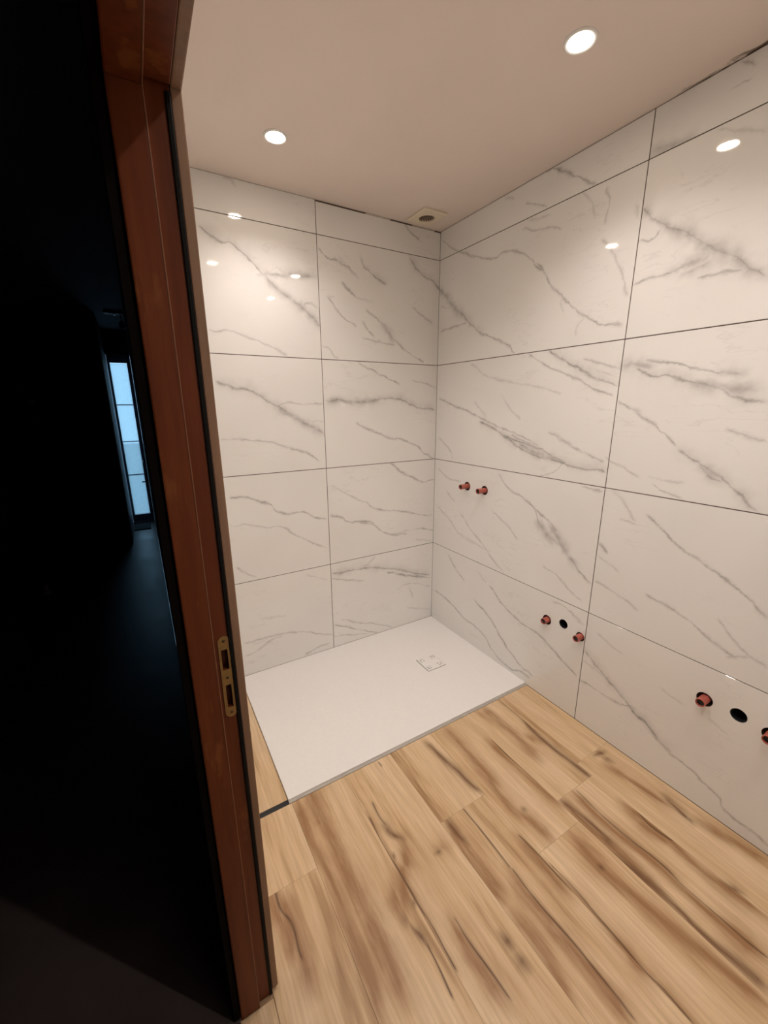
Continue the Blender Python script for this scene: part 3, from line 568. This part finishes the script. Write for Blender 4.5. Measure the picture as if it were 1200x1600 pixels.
bm = bmesh.new(); c = Vector((-1.65, JY, ZH))
add_box(bm, Vector((XO, JY2+.0002, ZH))-c, Vector((XS_, JY-.0002, ZH+.040))-c, .003, 2)
add_box(bm, Vector((XS_-.0005, JY2+.0002, ZH+.011))-c, Vector((XI, JY-.0002, ZH+.040))-c, .0012)
link('head', bm, M['frame'], c, door_1)
# narrow added strip: highlight on the rounded stop edge, put into its colour
for nm, lo, hi in (('edge_highlight', (XS_-.0022, JY-.0006, .0), (XS_+.0004, JY+.004, ZH)), ('edge_highlight', (XS_-.0022, JY2, ZH-.0006), (XS_+.0004, JY, ZH+.004))):
    box(nm, lo, hi, M['edge_highlight'], door_1, .0005)
box('seal', (-1.6130, JY+.0070, .004), (-1.6058, JY+.0112, ZH+.008), M['rubber'], door_1, .001)
# casing on the bathroom side, set back a little from the rebate
CX0, CX1 = -1.6045, -1.5885
box('casing', (CX0, JY+.0135, .012), (CX1, JY+.083, ZH+.085), M['casing'], door_1, .002, 2)
box('casing', (CX0, JY2-.083, .012), (CX1, JY2-.0135, ZH+.085), M['casing'], door_1, .002, 2)
box('casing', (CX0, JY2-.013, ZH+.016), (CX1, JY+.013, ZH+.085), M['casing'], door_1, .002, 2)
# near-black casing on the hall side
HX0, HX1 = -1.7060, -1.6920
box('hall_casing', (HX0, JY+.006, 0), (HX1, JY+.072, ZH+.075), M['hall_casing'], door_1, .002, 2)
box('hall_casing', (HX0, JY2-.072, 0), (HX1, JY2-.006, ZH+.075), M['hall_casing'], door_1, .002, 2)
box('hall_casing', (HX0, JY2-.0055, ZH+.008), (HX1, JY+.0055, ZH+.075), M['hall_casing'], door_1, .002, 2)
tag(door_1, 'red-brown wooden door frame with a brass strike plate', 'door frame', kind='structure')
# strike plate on the rebate
PY = JY+.011
bm = bmesh.new()
def plate_outline():
    pts = []
    xc, hw, zt, zb = -1.6225, .0118, 1.1005, .9085
    for i in range(9): a = math.pi*i/8; pts.append((xc+hw*math.cos(a), zt-hw+hw*math.sin(a)))
    for i in range(9): a = math.pi+math.pi*i/8; pts.append((xc-.0008+hw*math.cos(a), zb+hw+hw*math.sin(a)))
    return pts
po = plate_outline()
pts = po + [(-1.6115, 1.002), (-1.6065, 1.008), (-1.6065, 1.066), (-1.6110, 1.072)]
pc = Vector((-1.6225, PY, 1.004))
vs = [bm.verts.new((x-pc.x, -.0018, z-pc.z)) for x, z in pts]
f = bm.faces.new(vs); r = bmesh.ops.extrude_face_region(bm, geom=[f])
bmesh.ops.translate(bm, verts=[g for g in r['geom'] if isinstance(g, bmesh.types.BMVert)], vec=(0, .0018, 0))
sp = link('strike_plate', bm, M['brass'], pc, door_1); sp['label'] = 'dull brass strike plate'
def bxm(lo, hi):
    b = bmesh.new(); add_box(b, lo, hi); return b
cut(sp, [bxm((-1.6300-pc.x, -.01, 1.0230-pc.z), (-1.6175-pc.x, .01, 1.0700-pc.z)), bxm((-1.6290-pc.x, -.01, .9320-pc.z), (-1.6178-pc.x, .01, .9870-pc.z))])
# the two mortises behind it
jw = WORLD[jamb.name]
cut(jamb, [bxm(Vector((-1.6300, PY-.02, 1.0230))-jw, Vector((-1.6175, PY+.018, 1.0700))-jw), bxm(Vector((-1.6290, PY-.02, .9320))-jw, Vector((-1.6178, PY+.018, .9870))-jw)])
for zz in (1.0895, 1.0040, .9195):
    bm = lathe([(0, .0026), (.0016, .0026), (.0030, .0022), (.0034, .0016), (.0034, .0), (0, 0)], 14, 'Y')
    link('screw', bm, M['screw'], (-1.6228, PY, zz), sp)

# ------------------------------------------------------------------ the dark hall
HZ = 2.50
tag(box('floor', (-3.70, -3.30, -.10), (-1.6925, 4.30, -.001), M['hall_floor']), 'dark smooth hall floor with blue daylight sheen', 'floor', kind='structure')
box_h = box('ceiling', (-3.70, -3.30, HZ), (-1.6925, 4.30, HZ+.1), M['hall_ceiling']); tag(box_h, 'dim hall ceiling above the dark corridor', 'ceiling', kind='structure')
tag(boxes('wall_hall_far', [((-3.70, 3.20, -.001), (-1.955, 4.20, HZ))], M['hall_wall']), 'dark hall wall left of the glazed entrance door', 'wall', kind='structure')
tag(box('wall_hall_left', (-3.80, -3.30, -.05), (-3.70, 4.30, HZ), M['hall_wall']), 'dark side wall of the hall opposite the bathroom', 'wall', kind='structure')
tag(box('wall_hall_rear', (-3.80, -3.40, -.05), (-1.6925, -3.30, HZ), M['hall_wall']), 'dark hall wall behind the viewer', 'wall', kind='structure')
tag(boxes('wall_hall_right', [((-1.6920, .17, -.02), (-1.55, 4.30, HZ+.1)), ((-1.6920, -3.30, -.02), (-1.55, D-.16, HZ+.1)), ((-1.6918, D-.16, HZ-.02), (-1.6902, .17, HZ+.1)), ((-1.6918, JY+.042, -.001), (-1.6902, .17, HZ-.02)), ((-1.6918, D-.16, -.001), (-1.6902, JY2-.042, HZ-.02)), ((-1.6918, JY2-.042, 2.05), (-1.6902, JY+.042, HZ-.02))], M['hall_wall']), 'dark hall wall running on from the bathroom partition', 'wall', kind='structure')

# glazed entrance door at the end of the hall
DY = 4.20
door_2 = empty('door_2', (-1.80, DY, 0))
box('lintel', (-1.955, DY, 2.20), (-1.692, DY+.10, HZ), M['hall_wall'], door_2)
GX0, GX1, GZ0, GZ1 = -1.921, -1.7365, .115, 2.105
box('stile', (-1.9498, DY+.02, .02), (GX0, DY+.065, 2.199), M['door_paint'], door_2, .003)
st = box('stile', (GX1, DY+.02, .02), (-1.6930, DY+.065, 2.199), M['door_paint'], door_2, .003)
box('bottom_rail', (GX0, DY+.022, .02), (GX1, DY+.063, GZ0), M['door_paint'], door_2, .003)
box('top_rail', (GX0, DY+.022, GZ1), (GX1, DY+.063, 2.199), M['door_paint'], door_2, .003)
box('daylit_return_panel', (-1.9549, 3.215, .0), (-1.9500, DY+.0195, 2.19), M['reveal'], door_2)  # thin panel added so the recess return looks daylit
zb = [GZ0, .668, 1.116, 1.588, GZ1]
for a, b in zip(zb, zb[1:]):
    box('pane', (GX0+.001, DY+.040, a+.006), (GX1-.001, DY+.046, b-.006), M['pane'], door_2)
for zz in zb[1:-1]:
    box('glazing_bar', (GX0, DY+.034, zz-.0055), (GX1, DY+.052, zz+.0055), M['door_paint'], door_2, .001)
rose = link('handle_rose', lathe([(0, 0), (.022, 0), (.022, .006), (.018, .009), (.009, .011), (.009, .040), (0, .040)], 20, 'Y'), M['chrome'], (-1.716, DY+.02, .57), st, smooth=True)
hb = bmesh.new(); add_box(hb, (-.060, -.050, -.008), (.010, -.036, .008), .004, 2)
link('lever_handle', hb, M['black'], (-1.716, DY+.02, .57), door_2)
link('door_knob', lathe([(0, 0), (.012, 0), (.012, .02), (.018, .03), (.015, .045), (0, .048)], 18, 'Y'), M['chrome'], (-1.716, DY+.02, .845), door_2, smooth=True)
box('threshold', (-1.954, DY-.02, .0), (-1.6930, DY+.10, .020), M['chrome'], door_2, .003)
tag(door_2, 'narrow glazed entrance door with four frosted panes at the hall end', 'door', kind='structure')
tag(box('ground', (-8, 4.32, -.30), (6, 20, -.05), M['ground']), 'pale paving outside the glazed door', 'ground', kind='structure')
mt = empty('door_mat', (-1.83, 3.93, 0))
mb = bmesh.new(); add_box(mb, (-.105, -.14, .0), (.075, .14, .010), .003, 2); link('mat_pile', mb, M['mat'], (-1.83, 3.93, 0), mt)
mb = bmesh.new()
for lo, hi in (((-.110, -.146, 0), (-.105, .146, .007)), ((.075, -.146, 0), (.080, .146, .007)), ((-.105, -.146, 0), (.075, -.140, .007)), ((-.105, .140, 0), (.075, .146, .007))): add_box(mb, lo, hi)
link('mat_border', mb, M['rubber'], (-1.83, 3.93, 0), mt)
tag(mt, 'small dark mat on the floor before the glazed door', 'mat')

# ceiling lamp in front of the glazed door
LX, LY = -1.805, 3.05
cl = empty('ceiling_lamp', (LX, LY, HZ-.03))
b = bmesh.new(); add_box(b, (-.060, -.04, -.030), (.110, .04, -.0005), .006, 2); link('base_plate', b, M['black'], (LX, LY, HZ), cl)
link('stem', lathe([(0, -.100), (.006, -.100), (.006, -.030), (0, -.030)], 14), M['chrome'], (LX+.085, LY, HZ), cl, smooth=True)
link('lamp_head', lathe([(0, -.088), (.016, -.088), (.024, -.105), (.026, -.145), (.022, -.150), (.020, -.135), (0, -.132)], 24), M['black'], (LX+.085, LY, HZ), cl, smooth=True)
link('chrome_cap', lathe([(0, -.040), (.014, -.038), (.018, -.031), (0, -.031)], 20), M['chrome'], (LX+.035, LY, HZ), cl, smooth=True)
tag(cl, 'small dark ceiling lamp with a chrome glint in the hall', 'lamp')
# hook and hanging on the dark far wall
hk = empty('wall_hook', (-2.604, 3.20, 1.62))
link('rose', lathe([(0, 0), (.030, 0), (.030, .006), (.022, .012), (0, .013)], 24, 'Y'), M['pale'], (-2.604, 3.1995, 1.62), hk, smooth=True)
link('peg', lathe([(.008, .010), (.008, .045), (.020, .055), (.022, .068), (.012, .076), (0, .078)], 20, 'Y'), M['pale'], (-2.604, 3.1995, 1.62), hk, smooth=True)
tag(hk, 'small pale round hook on the dark hall wall', 'hook')
wh = empty('wall_hanging', (-2.665, 3.19, 1.66))
box('cloth_strip', (-2.690, 3.186, 1.67), (-2.640, 3.198, 1.95), simple('grey_patterned_cloth', (.06, .06, .062, 1), .8, var=.8, scale=22), wh, .003)
box('hanging_rod', (-2.705, 3.180, 1.945), (-2.625, 3.198, 1.960), M['black'], wh, .003)
tag(wh, 'narrow grey patterned hanging left of the pale hook', 'wall hanging')
# small thing on the hall floor
og = empty('floor_ornament', (-2.585, 2.04, -.001))
link('body', lathe([(0, 0), (.032, 0), (.034, .008), (.024, .022), (.018, .045), (.022, .062), (.014, .080), (.008, .092), (0, .094)], 24), M['pale'], (-2.585, 2.04, -.001), og, smooth=True)
link('top', lathe([(0, .094), (.013, .098), (.017, .109), (.012, .121), (0, .125)], 20), M['chrome'], (-2.585, 2.04, -.001), og, smooth=True)
tag(og, 'small waisted ornament with a shiny top on the dark hall floor', 'ornament')
